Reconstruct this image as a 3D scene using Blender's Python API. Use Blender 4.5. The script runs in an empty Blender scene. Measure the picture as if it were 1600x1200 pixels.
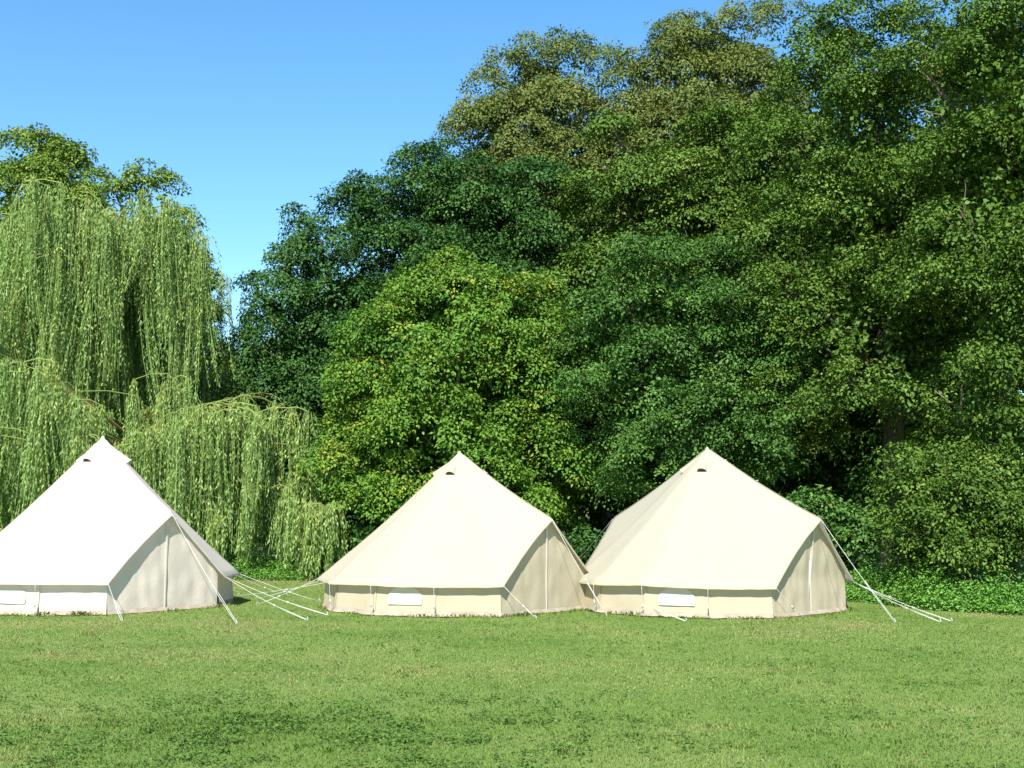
import bpy, math
import numpy as np
from math import radians as rad, sin, cos, pi, atan2, hypot

# ------------------------------------------------------------------ basics
scene = bpy.context.scene
C = scene.collection
F_PX, CAM_H, PITCH = 1826.0, 1.68, rad(6.4)      # focal length (1600 px wide frame), eye height, upward tilt

def at(px, py, depth):
    """world point seen at photo pixel (px, py) when it stands `depth` metres away"""
    a = (px - 800) / F_PX; b = (600 - py) / F_PX
    d = np.array([a, cos(PITCH) - b * sin(PITCH), sin(PITCH) + b * cos(PITCH)])
    return np.array([0, 0, CAM_H]) + d * (depth / d[1])

def ground_at(px, py, z=0.0):
    a = (px - 800) / F_PX; b = (600 - py) / F_PX
    d = np.array([a, cos(PITCH) - b * sin(PITCH), sin(PITCH) + b * cos(PITCH)])
    return np.array([0, 0, CAM_H]) + d * ((z - CAM_H) / d[2])

def px_x(px, depth): return (px - 800) / F_PX * depth / cos(PITCH) * cos(PITCH)

def new_mesh(name, verts, faces=None, mat=None, smooth=False, quads=None, tint=None):
    me = bpy.data.meshes.new(name)
    verts = np.asarray(verts, dtype=np.float32)
    if quads is not None:
        quads = np.asarray(quads, dtype=np.int32); k = quads.shape[1]; n = len(quads)
        me.vertices.add(len(verts)); me.vertices.foreach_set('co', verts.ravel())
        me.loops.add(n * k); me.loops.foreach_set('vertex_index', quads.ravel())
        me.polygons.add(n)
        me.polygons.foreach_set('loop_start', np.arange(0, n * k, k, dtype=np.int32))
        me.polygons.foreach_set('loop_total', np.full(n, k, dtype=np.int32))
        me.update(calc_edges=True)
    else:
        me.from_pydata(verts.tolist(), [], [list(f) for f in faces]); me.update()
    if tint is not None:
        at_ = me.attributes.new('tint', 'FLOAT', 'FACE')
        at_.data.foreach_set('value', np.asarray(tint, dtype=np.float32))
    if smooth: me.polygons.foreach_set('use_smooth', np.ones(len(me.polygons), dtype=bool))
    if mat: me.materials.append(mat)
    return me

def link(name, me, parent=None):
    o = bpy.data.objects.new(name, me); C.objects.link(o)
    if parent: o.parent = parent
    return o

def thing(name, label, cat, loc=(0, 0, 0), rotz=0.0, group=None):
    o = bpy.data.objects.new(name, None); C.objects.link(o)
    o.location = loc; o.rotation_euler = (0, 0, rotz); o.empty_display_size = .3
    o['label'] = label; o['category'] = cat
    if group: o['group'] = group
    return o

class Geo:
    def __init__(s): s.v = []; s.f = []
    def add(s, v, f):
        k = len(s.v); s.v += [tuple(map(float, p)) for p in v]; s.f += [[i + k for i in q] for q in f]
    def tube(s, pts, rads, n=8, cap=True):
        pts = [np.asarray(p, float) for p in pts]; V = []; Fc = []
        ref = None
        for i, p in enumerate(pts):
            d = pts[min(i + 1, len(pts) - 1)] - pts[max(i - 1, 0)]
            d = d / (np.linalg.norm(d) + 1e-9)
            if ref is None: ref = np.array([1., 0, 0]) if abs(d[0]) < .9 else np.array([0, 1., 0])
            a = np.cross(d, ref); a /= np.linalg.norm(a) + 1e-9; b = np.cross(d, a)
            ref = np.cross(a, d)
            for k in range(n):
                t = 2 * pi * k / n
                V.append(p + (a * cos(t) + b * sin(t)) * rads[i])
        for i in range(len(pts) - 1):
            for k in range(n):
                k2 = (k + 1) % n
                Fc.append([i * n + k, i * n + k2, (i + 1) * n + k2, (i + 1) * n + k])
        if cap:
            Fc.append(list(range(n))[::-1]); Fc.append([(len(pts) - 1) * n + k for k in range(n)])
        s.add(V, Fc)
    def grid(s, P):
        r, c = len(P), len(P[0]); V = [p for row in P for p in row]; Fc = []
        for i in range(r - 1):
            for j in range(c - 1):
                Fc.append([i * c + j, i * c + j + 1, (i + 1) * c + j + 1, (i + 1) * c + j])
        s.add(V, Fc)
    def mesh(s, name, mat, smooth=True): return new_mesh(name, s.v, s.f, mat, smooth)

# ------------------------------------------------------------------ materials
def node_mat(name):
    m = bpy.data.materials.new(name); m.use_nodes = True
    nt = m.node_tree; nt.nodes.clear()
    out = nt.nodes.new('ShaderNodeOutputMaterial')
    return m, nt, out

def N(nt, t, **kw):
    n = nt.nodes.new(t)
    for k, v in kw.items(): setattr(n, k, v)
    return n

def ramp(nt, stops, fac):
    r = N(nt, 'ShaderNodeValToRGB'); e = r.color_ramp.elements
    while len(e) > 1: e.remove(e[0])
    e[0].position = stops[0][0]; e[0].color = (*stops[0][1], 1)
    for p, c in stops[1:]:
        k = e.new(p); k.color = (*c, 1)
    nt.links.new(fac, r.inputs[0]); return r.outputs[0]

def leaf_mat(name, stops, transl=.22, rough=.55, spec=.16):
    m, nt, out = node_mat(name); L = nt.links.new
    at_ = N(nt, 'ShaderNodeAttribute', attribute_name='tint')
    col = ramp(nt, stops, at_.outputs['Fac'])
    p = N(nt, 'ShaderNodeBsdfPrincipled'); L(col, p.inputs['Base Color'])
    p.inputs['Roughness'].default_value = rough; p.inputs['Specular IOR Level'].default_value = spec
    t = N(nt, 'ShaderNodeBsdfTranslucent')
    mx = N(nt, 'ShaderNodeMix', data_type='RGBA', blend_type='MULTIPLY'); mx.inputs[0].default_value = 1
    L(col, mx.inputs[6]); mx.inputs[7].default_value = (1.3, 1.25, .5, 1); L(mx.outputs[2], t.inputs['Color'])
    s = N(nt, 'ShaderNodeMixShader'); s.inputs[0].default_value = transl
    L(p.outputs[0], s.inputs[1]); L(t.outputs[0], s.inputs[2]); L(s.outputs[0], out.inputs[0])
    return m

def noise(nt, scale, detail=4, rough=.6, vec=None, dist=0):
    n = N(nt, 'ShaderNodeTexNoise'); n.inputs['Scale'].default_value = scale
    n.inputs['Detail'].default_value = detail; n.inputs['Roughness'].default_value = rough
    n.inputs['Distortion'].default_value = dist
    if vec is not None: nt.links.new(vec, n.inputs['Vector'])
    return n.outputs['Fac']

def obj_coord(nt): return N(nt, 'ShaderNodeTexCoord').outputs['Object']

def simple_mat(name, c0, c1, scale=8, rough=.8, bump=.0, bscale=60, spec=.3, transl=0):
    m, nt, out = node_mat(name); L = nt.links.new; co = obj_coord(nt)
    col = ramp(nt, [(.3, c0), (.7, c1)], noise(nt, scale, 5, .6, co))
    p = N(nt, 'ShaderNodeBsdfPrincipled'); L(col, p.inputs['Base Color'])
    p.inputs['Roughness'].default_value = rough; p.inputs['Specular IOR Level'].default_value = spec
    if bump:
        b = N(nt, 'ShaderNodeBump'); b.inputs['Strength'].default_value = bump; b.inputs['Distance'].default_value = .02
        L(noise(nt, bscale, 4, .6, co), b.inputs['Height']); L(b.outputs[0], p.inputs['Normal'])
    sh = p.outputs[0]
    if transl:
        t = N(nt, 'ShaderNodeBsdfTranslucent'); L(col, t.inputs['Color'])
        s = N(nt, 'ShaderNodeMixShader'); s.inputs[0].default_value = transl
        L(sh, s.inputs[1]); L(t.outputs[0], s.inputs[2]); sh = s.outputs[0]
    L(sh, out.inputs[0]); return m

M_bark = simple_mat('bark', (.045, .038, .028), (.10, .085, .062), 9, .9, .8, 30)
M_bark_pale = simple_mat('pale_bark', (.16, .13, .09), (.30, .25, .18), 9, .9, .6, 30)
M_willow_twig = simple_mat('willow_twig', (.17, .15, .05), (.28, .23, .08), 6, .8)
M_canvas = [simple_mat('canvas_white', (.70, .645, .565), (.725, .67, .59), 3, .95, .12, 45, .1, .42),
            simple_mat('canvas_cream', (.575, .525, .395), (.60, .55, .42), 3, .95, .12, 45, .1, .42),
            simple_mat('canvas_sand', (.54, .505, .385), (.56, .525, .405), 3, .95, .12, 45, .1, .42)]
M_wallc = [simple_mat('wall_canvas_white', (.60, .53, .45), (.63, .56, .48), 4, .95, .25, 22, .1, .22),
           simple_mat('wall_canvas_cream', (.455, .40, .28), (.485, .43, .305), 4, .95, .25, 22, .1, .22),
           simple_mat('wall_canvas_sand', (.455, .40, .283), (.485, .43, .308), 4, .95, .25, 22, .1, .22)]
M_flap = simple_mat('mud_flap_canvas', (.24, .195, .15), (.36, .30, .235), 6, .95, .3, 25, .1)
M_rope = simple_mat('white_rope', (.50, .49, .45), (.64, .63, .59), 30, .8)
M_peg = simple_mat('steel_peg', (.35, .35, .35), (.5, .5, .5), 20, .4)
M_window = simple_mat('window_mesh', (.45, .42, .35), (.48, .45, .38), 20, .6)
M_dark = simple_mat('dark_hole_gauze', (.05, .04, .02), (.09, .07, .04), 20, .9)  # mesh in the vent mouths, coloured dark as the unlit hole
M_pole = simple_mat('galvanised_pole', (.45, .45, .45), (.55, .55, .55), 20, .35)

# ------------------------------------------------------------------ leaves
def unit(a): return a / (np.linalg.norm(a, axis=-1, keepdims=True) + 1e-9)

def leaf_arrays(pos, d, n, ln, wd, fold=.25):
    """kite-shaped leaves folded along the midrib"""
    d = unit(d); side = unit(np.cross(d, n)); n = np.cross(side, d)
    ln = ln[:, None]; wd = wd[:, None]
    b = pos; t = pos + d * ln - n * ln * .12
    mid = pos + d * ln * .42
    l = mid + side * wd * .5 + n * wd * fold; r = mid - side * wd * .5 + n * wd * fold
    V = np.stack([b, r, t, l], axis=1).reshape(-1, 3)
    Q = np.arange(len(V)).reshape(-1, 4)
    return V, Q

def make_crown(rng, lobes, spray_r=.34, spray_gap=.36, nleaf=22, leaf=.15, wratio=.62, centre=None, back=.5, tipy=0.0,
               droop=.42, ragged=.14, up=.70, inner=True, tint_sd=.13, hole=.95, hs=.78):
    """lobes: (x,y,z,rx,ry,rz). Leaf sprays are spread over the outer shell of every bough."""
    P = []; NN = []; TT = []; SZ = []; W3 = unit(rng.normal(size=(3, 3))) * 2 * pi / np.array([[1.5], [1.9], [2.4]]) * hs
    lob = np.array(lobes, float); cen = lob[:, :3].mean(0) if centre is None else np.asarray(centre, float)
    for L in lob:
        rx, ry, rz = L[3:6]; rm = (rx * ry * rz) ** (1 / 3)
        k = int(4 * pi * rm * rm / (spray_gap ** 2) * .75) + 4
        dd = unit(rng.normal(size=(k, 3)))
        out = unit(L[:3] - cen + 1e-6)
        keep = (dd @ out + dd[:, 2] * .6) > rng.uniform(-.6, .2, k)
        # fewer sprays on the side of the wood nobody looks at
        keep &= ~((L[1] > cen[1] + .5) & (rng.random(k) > back))
        hp = L[:3] + dd * rm
        keep &= (np.sin(hp @ W3[0] + 1) + np.sin(hp @ W3[1] + 2) + np.sin(hp @ W3[2])) > -hole
        dd = dd[keep]; k = len(dd)
        if not k: continue
        r = rng.uniform(.68, 1.0, k); far = rng.random(k) < ragged
        r[far] *= rng.uniform(1.1, 1.35, far.sum())
        P.append(L[:3] + dd * r[:, None] * np.array([rx, ry, rz]))
        nn = unit(dd * (1 - up) + np.array([0, -.08, up]) + rng.normal(size=(k, 3)) * .18)
        NN.append(nn)
        t = .42 + tint_sd * rng.normal(size=k) + .05 * rng.normal()
        tip = (dd[:, 2] > .15) & (rng.random(k) < tipy)
        t[tip] = rng.uniform(.70, .93, tip.sum())
        TT.append(t); SZ.append(rng.uniform(.65, 1.25, k))
    P = np.concatenate(P); NN = np.concatenate(NN); TT = np.concatenate(TT); SZ = np.concatenate(SZ)
    S = len(P); n = int(nleaf * 1.55); leaf = leaf * .82
    a = rng.uniform(0, 2 * pi, (S, n)); rr = np.sqrt(rng.random((S, n)))
    u = unit(np.cross(NN, np.array([.3, .9, .2]))); v = np.cross(NN, u)
    rad_dir = u[:, None] * np.cos(a)[..., None] + v[:, None] * np.sin(a)[..., None]
    R = (spray_r * SZ)[:, None] * rr
    pos = P[:, None] + rad_dir * R[..., None] + NN[:, None] * rng.normal(size=(S, n, 1)) * spray_r * .17
    pos[..., 2] -= droop * R ** 2 / spray_r
    d = rad_dir + rng.normal(size=(S, n, 3)) * .45 - np.array([0, 0, .25])
    nr = NN[:, None] + rng.normal(size=(S, n, 3)) * .42
    ln = leaf * rng.uniform(.65, 1.25, (S, n)); wd = ln * wratio * rng.uniform(.8, 1.15, (S, n))
    tint = np.clip(TT[:, None] + rng.normal(size=(S, n)) * .085, 0, 1)
    V, Q = leaf_arrays(pos.reshape(-1, 3), d.reshape(-1, 3), nr.reshape(-1, 3), ln.ravel(), wd.ravel())
    T = tint.ravel()
    if inner:                                    # sparse bigger leaves inside the crown
        k = len(lob) * 150
        q = lob[rng.integers(0, len(lob), k)]
        p = cen + (q[:, :3] - cen) * rng.uniform(.2, .88, (k, 1)) + rng.normal(size=(k, 3)) * q[:, 3:4] * .22
        V2, Q2 = leaf_arrays(p, rng.normal(size=(k, 3)), rng.normal(size=(k, 3)), leaf * rng.uniform(1.3, 2., k), leaf * rng.uniform(.9, 1.5, k))
        Q = np.concatenate([Q, Q2 + len(V)]); V = np.concatenate([V, V2]); T = np.concatenate([T, np.clip(.35 + .1 * rng.normal(size=k), 0, 1)])
    return V, Q, T

def ellipsoid_lobes(rng, c, R, n, lr, zmin=-.85, squash=.8, rmin=.66, top=1.0):
    out = []; c = np.asarray(c, float); R = np.asarray(R, float)
    i = np.arange(n) + .5; zc = zmin + (1 - zmin) * (i / n); ph = i * 2.39996 + rng.uniform(0, 6)
    for z, p in zip(zc, ph):
        z += rng.normal() * .05; z = min(max(z, -.98), .99); s = math.sqrt(1 - z * z)
        d = np.array([s * cos(p), s * sin(p), z]) * rng.uniform(rmin, .92)
        q = lr * rng.uniform(.6, 1.35)
        out.append((*(c + d * R), q, q, q * squash))
    return out

def tree_trunk(rng, base, ctop, lobes, r0, mat, nlimb=14, wig=.25):
    g = Geo(); base = np.asarray(base, float); ctop = np.asarray(ctop, float)
    n = 7; pts = []; rs = []
    for i in range(n):
        t = i / (n - 1); w = rng.normal(size=3) * wig * t * (1 - t) * 2; w[2] = 0
        pts.append(base + (ctop - base) * t + w); rs.append(r0 * (1 - .75 * t) * (1.35 if i == 0 else 1))
    g.tube(pts, rs, 10)
    idx = rng.permutation(len(lobes))[:nlimb]
    for k in idx:
        e = np.array(lobes[k][:3]); t = rng.uniform(.35, .9); f = t * (n - 1); i0 = min(int(f), n - 2)
        s = pts[i0] + (pts[i0 + 1] - pts[i0]) * (f - i0)
        if e[2] < s[2] - .5: s = pts[2]
        m1 = s + (e - s) * .35 + np.array([0, 0, .15 * np.linalg.norm(e - s) * .6]) + rng.normal(size=3) * .12
        m2 = s + (e - s) * .7 + np.array([0, 0, .10 * np.linalg.norm(e - s) * .6]) + rng.normal(size=3) * .15
        rr = r0 * .42 * (1 - .5 * t)
        e2 = e + (e - s) / (np.linalg.norm(e - s) + 1e-6) * lobes[k][3] * .15
        g.tube([s, m1, m2, e, e2], [rr, rr * .75, rr * .5, rr * .3, rr * .1], 6)
        for q in range(3):                        # twigs
            tw = e + rng.normal(size=3) * lobes[k][3] * .45
            g.tube([m2 + (e - m2) * rng.random(), (e + tw) / 2 + rng.normal(size=3) * .08, tw], [rr * .25, rr * .16, rr * .07], 5)
    return g

def tree(name, label, cat, px, depth, ztop, zbot, rx, ry, nl, lr, mat, seed, trunk_r=.25, leaf=.15, extra=(), bark=None,
         group='broadleaf trees of the woodland edge', squash=.72, zmin=-.85, rmin=.56, trunk_px=None, branches=(), **kw):
    rng = np.random.default_rng(seed)
    c = np.array([px_x(px, depth), depth, (ztop + zbot) / 2]); R = (rx, ry, (ztop - zbot) / 2)
    lobes = ellipsoid_lobes(rng, c, R, nl, lr, zmin, squash, rmin)
    for (ex, ey, ed, er) in extra:
        p = at(ex, ey, ed); lobes.append((*p, er, er, er * squash))
    bx = c[0] if trunk_px is None else px_x(trunk_px, depth)
    base = np.array([bx, depth, 0.0])
    e = thing(name, label, cat, base, 0, group)
    sh = lambda L: [(l[0] - base[0], l[1] - base[1], l[2], *l[3:]) for l in L]
    lb = sh(lobes); cl = c - base
    V, Q, T = make_crown(rng, lb, leaf=leaf, centre=cl, **kw)
    V[:, 2] = np.maximum(V[:, 2], .02)
    link('crown', new_mesh('crown', V, mat=mat, quads=Q, tint=T), e)
    g = tree_trunk(rng, (0, 0, -.1), cl + np.array([0, 0, R[2] * .5]), lb, trunk_r, bark or M_bark)
    link('trunk', g.mesh('trunk', bark or M_bark), e)
    for br in branches:                           # bare boughs that show between the leaves
        gb = Geo(); pts = [at(*b) - base for b in br]
        k = len(pts); gb.tube(pts, [.03 * (1 - .75 * i / (k - 1)) for i in range(k)], 6)
        link('branch', gb.mesh('branch', M_bark_pale), e)
    return e

# leaf colour ranges: 0 deep green .. 1 yellow/brown
G_dark = leaf_mat('dark_green_leaves', [(0, (.016, .048, .009)), (.45, (.036, .098, .018)), (.8, (.075, .165, .032)), (1, (.15, .14, .03))], .06)
G_maple = leaf_mat('yellow_green_leaves', [(0, (.038, .105, .012)), (.45, (.084, .182, .020)), (.72, (.138, .226, .025)), (1, (.25, .25, .028))], .09)
G_mid = leaf_mat('mid_green_leaves', [(0, (.025, .072, .011)), (.45, (.056, .135, .024)), (.8, (.115, .215, .042)), (1, (.18, .19, .04))], .07)
G_olive = leaf_mat('olive_leaves', [(0, (.032, .072, .009)), (.45, (.070, .134, .017)), (.8, (.132, .205, .032)), (1, (.20, .20, .045))], .07)
G_brown = leaf_mat('browning_leaves', [(0, (.058, .096, .017)), (.45, (.112, .152, .032)), (.8, (.170, .182, .050)), (1, (.24, .20, .07))], .15)
G_pale = leaf_mat('pale_green_leaves', [(0, (.065, .125, .017)), (.45, (.130, .215, .032)), (.8, (.20, .28, .045)), (1, (.25, .27, .06))], .15)
G_willow = leaf_mat('willow_leaves', [(0, (.070, .145, .034)), (.45, (.155, .262, .066)), (.75, (.245, .315, .076)), (1, (.36, .33, .06))], .18, .5, .25)
G_nettle = leaf_mat('nettle_leaves', [(0, (.062, .165, .026)), (.5, (.120, .280, .044)), (.85, (.18, .34, .065)), (1, (.24, .24, .08))], .15)
G_clover = leaf_mat('clover_leaves', [(0, (.045, .105, .018)), (.5, (.085, .165, .030)), (1, (.14, .21, .05))], .15)
G_grass = leaf_mat('grass_blades', [(0, (.066, .138, .018)), (.35, (.125, .208, .040)), (.6, (.185, .243, .064)), (.8, (.250, .262, .095)), (1, (.28, .21, .11))], .22, .65, .12)
M_far = leaf_mat('far_wood_leaves', [(0, (.03, .06, .012)), (.5, (.05, .10, .018)), (1, (.08, .13, .025))], .1)

SP = dict(spray_r=.42, spray_gap=.39, nleaf=34)
# ------------------------------------------------------------------ trees
tree('broadleaf_tree', 'pale green tree rising behind the top of the willow at the left edge', 'tree', 40, 48, 17.6, 6, 3.0, 2.6, 44, 1.0, G_pale, 1, hole=1.7, rmin=.7,
     extra=[(30, 215, 48, .7), (60, 225, 48, .9), (110, 245, 48, .9), (95, 230, 48, .7), (150, 275, 47.5, .6), (60, 290, 47, 1.2), (120, 310, 47, 1.2)], leaf=.17, **SP)
tree('broadleaf_tree', 'slim tree with two leafy tips behind the right side of the willow', 'tree', 255, 45, 14.6, 3, 1.7, 1.6, 34, .8, G_pale, 2, hole=1.7, rmin=.7,
     extra=[(222, 265, 45, .55), (250, 275, 45, .5), (262, 290, 45, .6), (215, 290, 45, .6), (180, 300, 45, .6), (300, 400, 44, .6), (312, 440, 44, .6), (318, 480, 44, .6), (300, 510, 44, .8), (312, 540, 44, .8)], leaf=.17, **SP)
tree('broadleaf_tree', 'small far tree in the gap between the willow and the dark trees', 'tree', 350, 62, 11.4, 2, 1.9, 1.8, 16, .9, G_pale, 3, leaf=.2, **SP)
tree('broadleaf_tree', 'low dark green tree at the foot of the sky gap right of the willow', 'tree', 345, 41, 7.4, .5, 2.2, 1.8, 28, .8, G_mid, 4,
     extra=[(325, 530, 41, .5), (400, 560, 40, .8), (330, 600, 40, .8), (400, 650, 40, .8)], **SP)
tree('broadleaf_tree', 'dark tree with spiky upright tips at the left end of the wood', 'tree', 505, 37, 11.3, 1.2, 2.6, 2.4, 66, .85, G_dark, 5, hole=1.5,
     extra=[(462, 330, 37, .35), (468, 355, 37, .45), (490, 350, 37, .5), (440, 395, 37, .5), (400, 440, 37, .45), (388, 440, 37, .35), (410, 480, 37, .6), (395, 530, 37, .6), (455, 420, 36.5, .8), (440, 600, 36, .8), (430, 660, 36, .8)],
     up=.45, ragged=.22, spray_r=.38, spray_gap=.38, nleaf=30, leaf=.13)
tree('broadleaf_tree', 'tall dark green tree stepping up behind the yellow-tipped round tree', 'tree', 745, 39, 15.2, 2, 4.2, 3.2, 96, 1.15, G_dark, 6, hole=1.5,
     extra=[(545, 310, 38.5, .8), (565, 290, 38.5, .6), (610, 300, 38.5, .9), (590, 330, 38, .9), (640, 248, 38.5, .55), (655, 240, 38.5, .45), (690, 235, 38.5, .7), (560, 380, 38, 1.), (610, 390, 38, 1.1), (570, 460, 38, 1.1)],
     trunk_r=.35, leaf=.14, spray_r=.44, spray_gap=.40, nleaf=38)
tree('broadleaf_tree', 'tall olive tree with thinning brownish top behind the dark trees', 'tree', 850, 46, 20.3, 8, 3.6, 3, 90, 1.1, G_brown, 7, rmin=.7,
     extra=[(765, 135, 45, 1.0), (735, 170, 45, .8), (725, 200, 45, .9), (795, 105, 45, 1.0), (840, 92, 45, 1.1), (885, 90, 45, 1.1), (940, 105, 45, 1.2), (820, 62, 45, .4), (870, 58, 45, .4), (910, 66, 45, .4)],
     trunk_r=.35, leaf=.14, ragged=.42, spray_r=.40, spray_gap=.35, nleaf=24, hole=1.9, up=.45)
tree('broadleaf_tree', 'browning tall tree in the middle of the skyline touching the top of the photo', 'tree', 1120, 44, 20.9, 8, 4.0, 3, 100, 1.1, G_brown, 8, rmin=.7,
     extra=[(1040, 50, 43, .6), (1060, 35, 43, .5), (1090, 40, 43, .6), (1180, 30, 43, 1.), (1220, 25, 43, .9), (1150, 40, 43, 1.), (985, 85, 43, .3), (1020, 110, 43, .8), (970, 130, 43, .8)],
     trunk_r=.35, leaf=.14, ragged=.42, spray_r=.40, spray_gap=.35, nleaf=24, hole=1.9, up=.45)
tree('broadleaf_tree', 'olive green tree in second row above the grey-green tree', 'tree', 1075, 37, 15.2, 3, 4.1, 2.8, 74, 1.1, G_olive, 9,
     extra=[(960, 210, 36, 1.0), (1180, 260, 36, 1.1), (1200, 200, 36.5, 1.)], trunk_r=.33, leaf=.15, **SP)
tree('broadleaf_tree', 'round green tree with yellow tipped clusters behind the middle tent', 'tree', 735, 32.5, 8.95, .4, 3.85, 3.2, 120, .72, G_maple, 10, rmin=.78, hole=1.5,
     extra=[(700, 410, 32, .6), (650, 450, 31, .7), (540, 590, 31, .6), (520, 720, 31, .8), (500, 755, 33, .7), (560, 750, 30.5, .8), (610, 770, 30.5, .8), (490, 800, 33, .6), (600, 835, 31, .5), (930, 560, 31, .7), (900, 720, 30, .7), (840, 770, 29.8, .5), (790, 740, 29.6, .5)],
     tipy=.16, trunk_r=.28, leaf=.125, spray_r=.40, spray_gap=.37, nleaf=42, up=.6)
tree('broadleaf_tree', 'grey-green dense tree rising behind the peak of the right tent', 'tree', 1075, 30.5, 9.3, 1.0, 3.4, 2.8, 84, .8, G_mid, 11,
     extra=[(1000, 400, 29, .8), (930, 480, 29.5, .7), (920, 600, 29, .8), (1200, 640, 28, .7), (1230, 560, 28.5, .8), (1200, 690, 27.5, .5), (1000, 700, 28.5, .7), (960, 740, 28.5, .4)],
     trunk_r=.26, leaf=.105, spray_r=.38, spray_gap=.36, nleaf=44)
tree('broadleaf_tree', 'big olive tree right of the right tent with bare boughs showing', 'tree', 1390, 29, 15.4, 1.0, 3.7, 3, 100, .95, G_olive, 12, hole=.55,
     extra=[(1300, 40, 28, .8), (1340, 15, 28, .8), (1260, 60, 29, .7), (1290, 540, 26.5, .7), (1330, 590, 26, .7), (1400, 620, 25.5, .6), (1290, 620, 26.5, .5)],
     trunk_r=.33, leaf=.11, spray_r=.38, spray_gap=.38, nleaf=42,
     branches=[[(1500, 240, 25.6), (1470, 180, 25.4), (1440, 172, 25.2)], [(1520, 205, 25.6), (1550, 90, 25.4), (1580, 75, 25.2)], [(1500, 680, 25), (1503, 600, 24.8), (1498, 570, 24.7)], [(1530, 660, 25), (1500, 640, 24.8), (1460, 610, 24.6)]])
tree('broadleaf_tree', 'nearest tall tree at the right edge running off the top of the photo', 'tree', 1640, 25, 14.5, 1.5, 3.0, 2.8, 84, .95, G_olive, 13, hole=.6,
     extra=[(1560, 60, 24, .8), (1590, 15, 24, .9), (1530, 20, 24.5, .9), (1480, 25, 25, .9), (1500, 330, 24, .8), (1480, 430, 23.8, .8), (1540, 560, 23.5, .7)],
     trunk_r=.33, leaf=.11, spray_r=.38, spray_gap=.38, nleaf=42)
# second and third row that closes the wood
for i, (px, dep, zt, rx, m, lab) in enumerate([
        (650, 47, 11.5, 3.4, G_dark, 'deep background tree behind the tall dark green tree'),
        (950, 50, 15.0, 3.6, G_dark, 'deep background tree between the two brownish treetops'),
        (1290, 41, 16.2, 3.8, G_dark, 'second row tree behind the left flank of the big olive tree'),  # dark leaf colour stands in for shaded pockets behind the olive tree
        (1500, 37, 16.5, 3.8, G_dark, 'second row tree behind the right flank of the big olive tree'),  # same dark leaves, painting the shade between the crowns
        (500, 43, 10.0, 3.0, G_dark, 'deep background tree behind the dark tree with spiky tips'),
        (990, 47, 20.0, 3.2, G_brown, 'background tree filling the skyline between the two brownish treetops'),
        (1330, 36, 18.5, 3.6, G_olive, 'tall back tree reaching the top of the photo left of the right edge'),
        (1560, 33, 18.0, 3.8, G_olive, 'tall back tree reaching the top of the photo near the right edge'),
        (930, 38, 7.5, 2.4, G_dark, 'low dark tree in the hollow between the middle and right tents')]):
    tree('broadleaf_tree', lab, 'tree', px, dep, zt, .6, rx, 2.4, 44, 1.1, m, 40 + i, trunk_r=.3, leaf=.2, spray_r=.42, spray_gap=.46, nleaf=18)
for i, (px, dep, zt, rx, m, lab) in enumerate([
        (40, 43, 8.6, 3.2, G_mid, 'bushy tree hidden behind the left half of the tall willow'),
        (210, 44, 8.0, 3.0, G_mid, 'bushy tree hidden behind the right half of the tall willow'),
        (520, 37, 4.2, 1.8, G_dark, 'low dark tree behind the small willow hump'),
        (1310, 34, 5.5, 2.3, G_dark, 'low dark tree in the shade behind the right tent door'),
        (1450, 31, 5.0, 2.2, G_dark, 'low dark tree in the shade behind the olive bush')]):
    tree('broadleaf_tree', lab, 'tree', px, dep, zt, .2, rx, 1.8, 36, .9, m, 60 + i, trunk_r=.2, leaf=.18, spray_r=.42, spray_gap=.44, nleaf=20)
rng = np.random.default_rng(99)
L_ = [(x, 70 + rng.uniform(-3, 5), z + rng.normal() * .5, 2.0, 2.0, 1.7) for x in np.arange(-48, 46, 2.4) for z in (1.0, 3.0, 5.0, 7.0 + rng.normal())]
V, Q, T = make_crown(rng, L_, leaf=.42, spray_r=.8, spray_gap=.7, nleaf=20, hole=3, centre=(0, 120, 0), inner=False)
V[:, 2] = np.maximum(V[:, 2], .02)
fw = link('far_wood', new_mesh('far_wood', V, mat=M_far, quads=Q, tint=T)); fw['kind'] = 'stuff'; fw['label'] = 'far wood closing the view behind the trees'; fw['category'] = 'wood'
SH = dict(group='shrubs at the foot of the wood', trunk_r=.06)
tree('shrub', 'broad olive bush bulging out at the right edge above the nettles', 'shrub', 1500, 22.6, 3.15, .25, 1.75, 1.5, 54, .5, G_olive, 20,
     extra=[(1400, 720, 22, .4), (1440, 700, 22, .4), (1400, 800, 21.8, .4), (1590, 660, 22, .5), (1590, 720, 22, .5), (1620, 800, 21.5, .6)], leaf=.09, spray_r=.28, spray_gap=.26, nleaf=30, ragged=.3, hs=2.2, hole=.7, **SH)
tree('shrub', 'leafy dark shrub just behind the door of the right tent', 'shrub', 1285, 25.6, 2.35, .1, .9, .8, 24, .38, G_mid, 21,
     extra=[(1230, 790, 25, .35), (1330, 840, 24.6, .35), (1350, 870, 24.4, .3)], leaf=.12, spray_r=.28, spray_gap=.27, nleaf=22, **SH)
tree('shrub', 'small shadowed shrub between the two nearest tents', 'shrub', 905, 27.5, 1.3, .05, .9, .8, 16, .36, G_dark, 22, leaf=.12, spray_r=.28, spray_gap=.3, nleaf=20, **SH)
tree('shrub', 'low green shrub left of the middle tent roof behind the small willow', 'shrub', 590, 31, 1.7, .05, 1.3, .9, 20, .4, G_mid, 23, leaf=.12, spray_r=.28, spray_gap=.3, nleaf=20, **SH)

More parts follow.
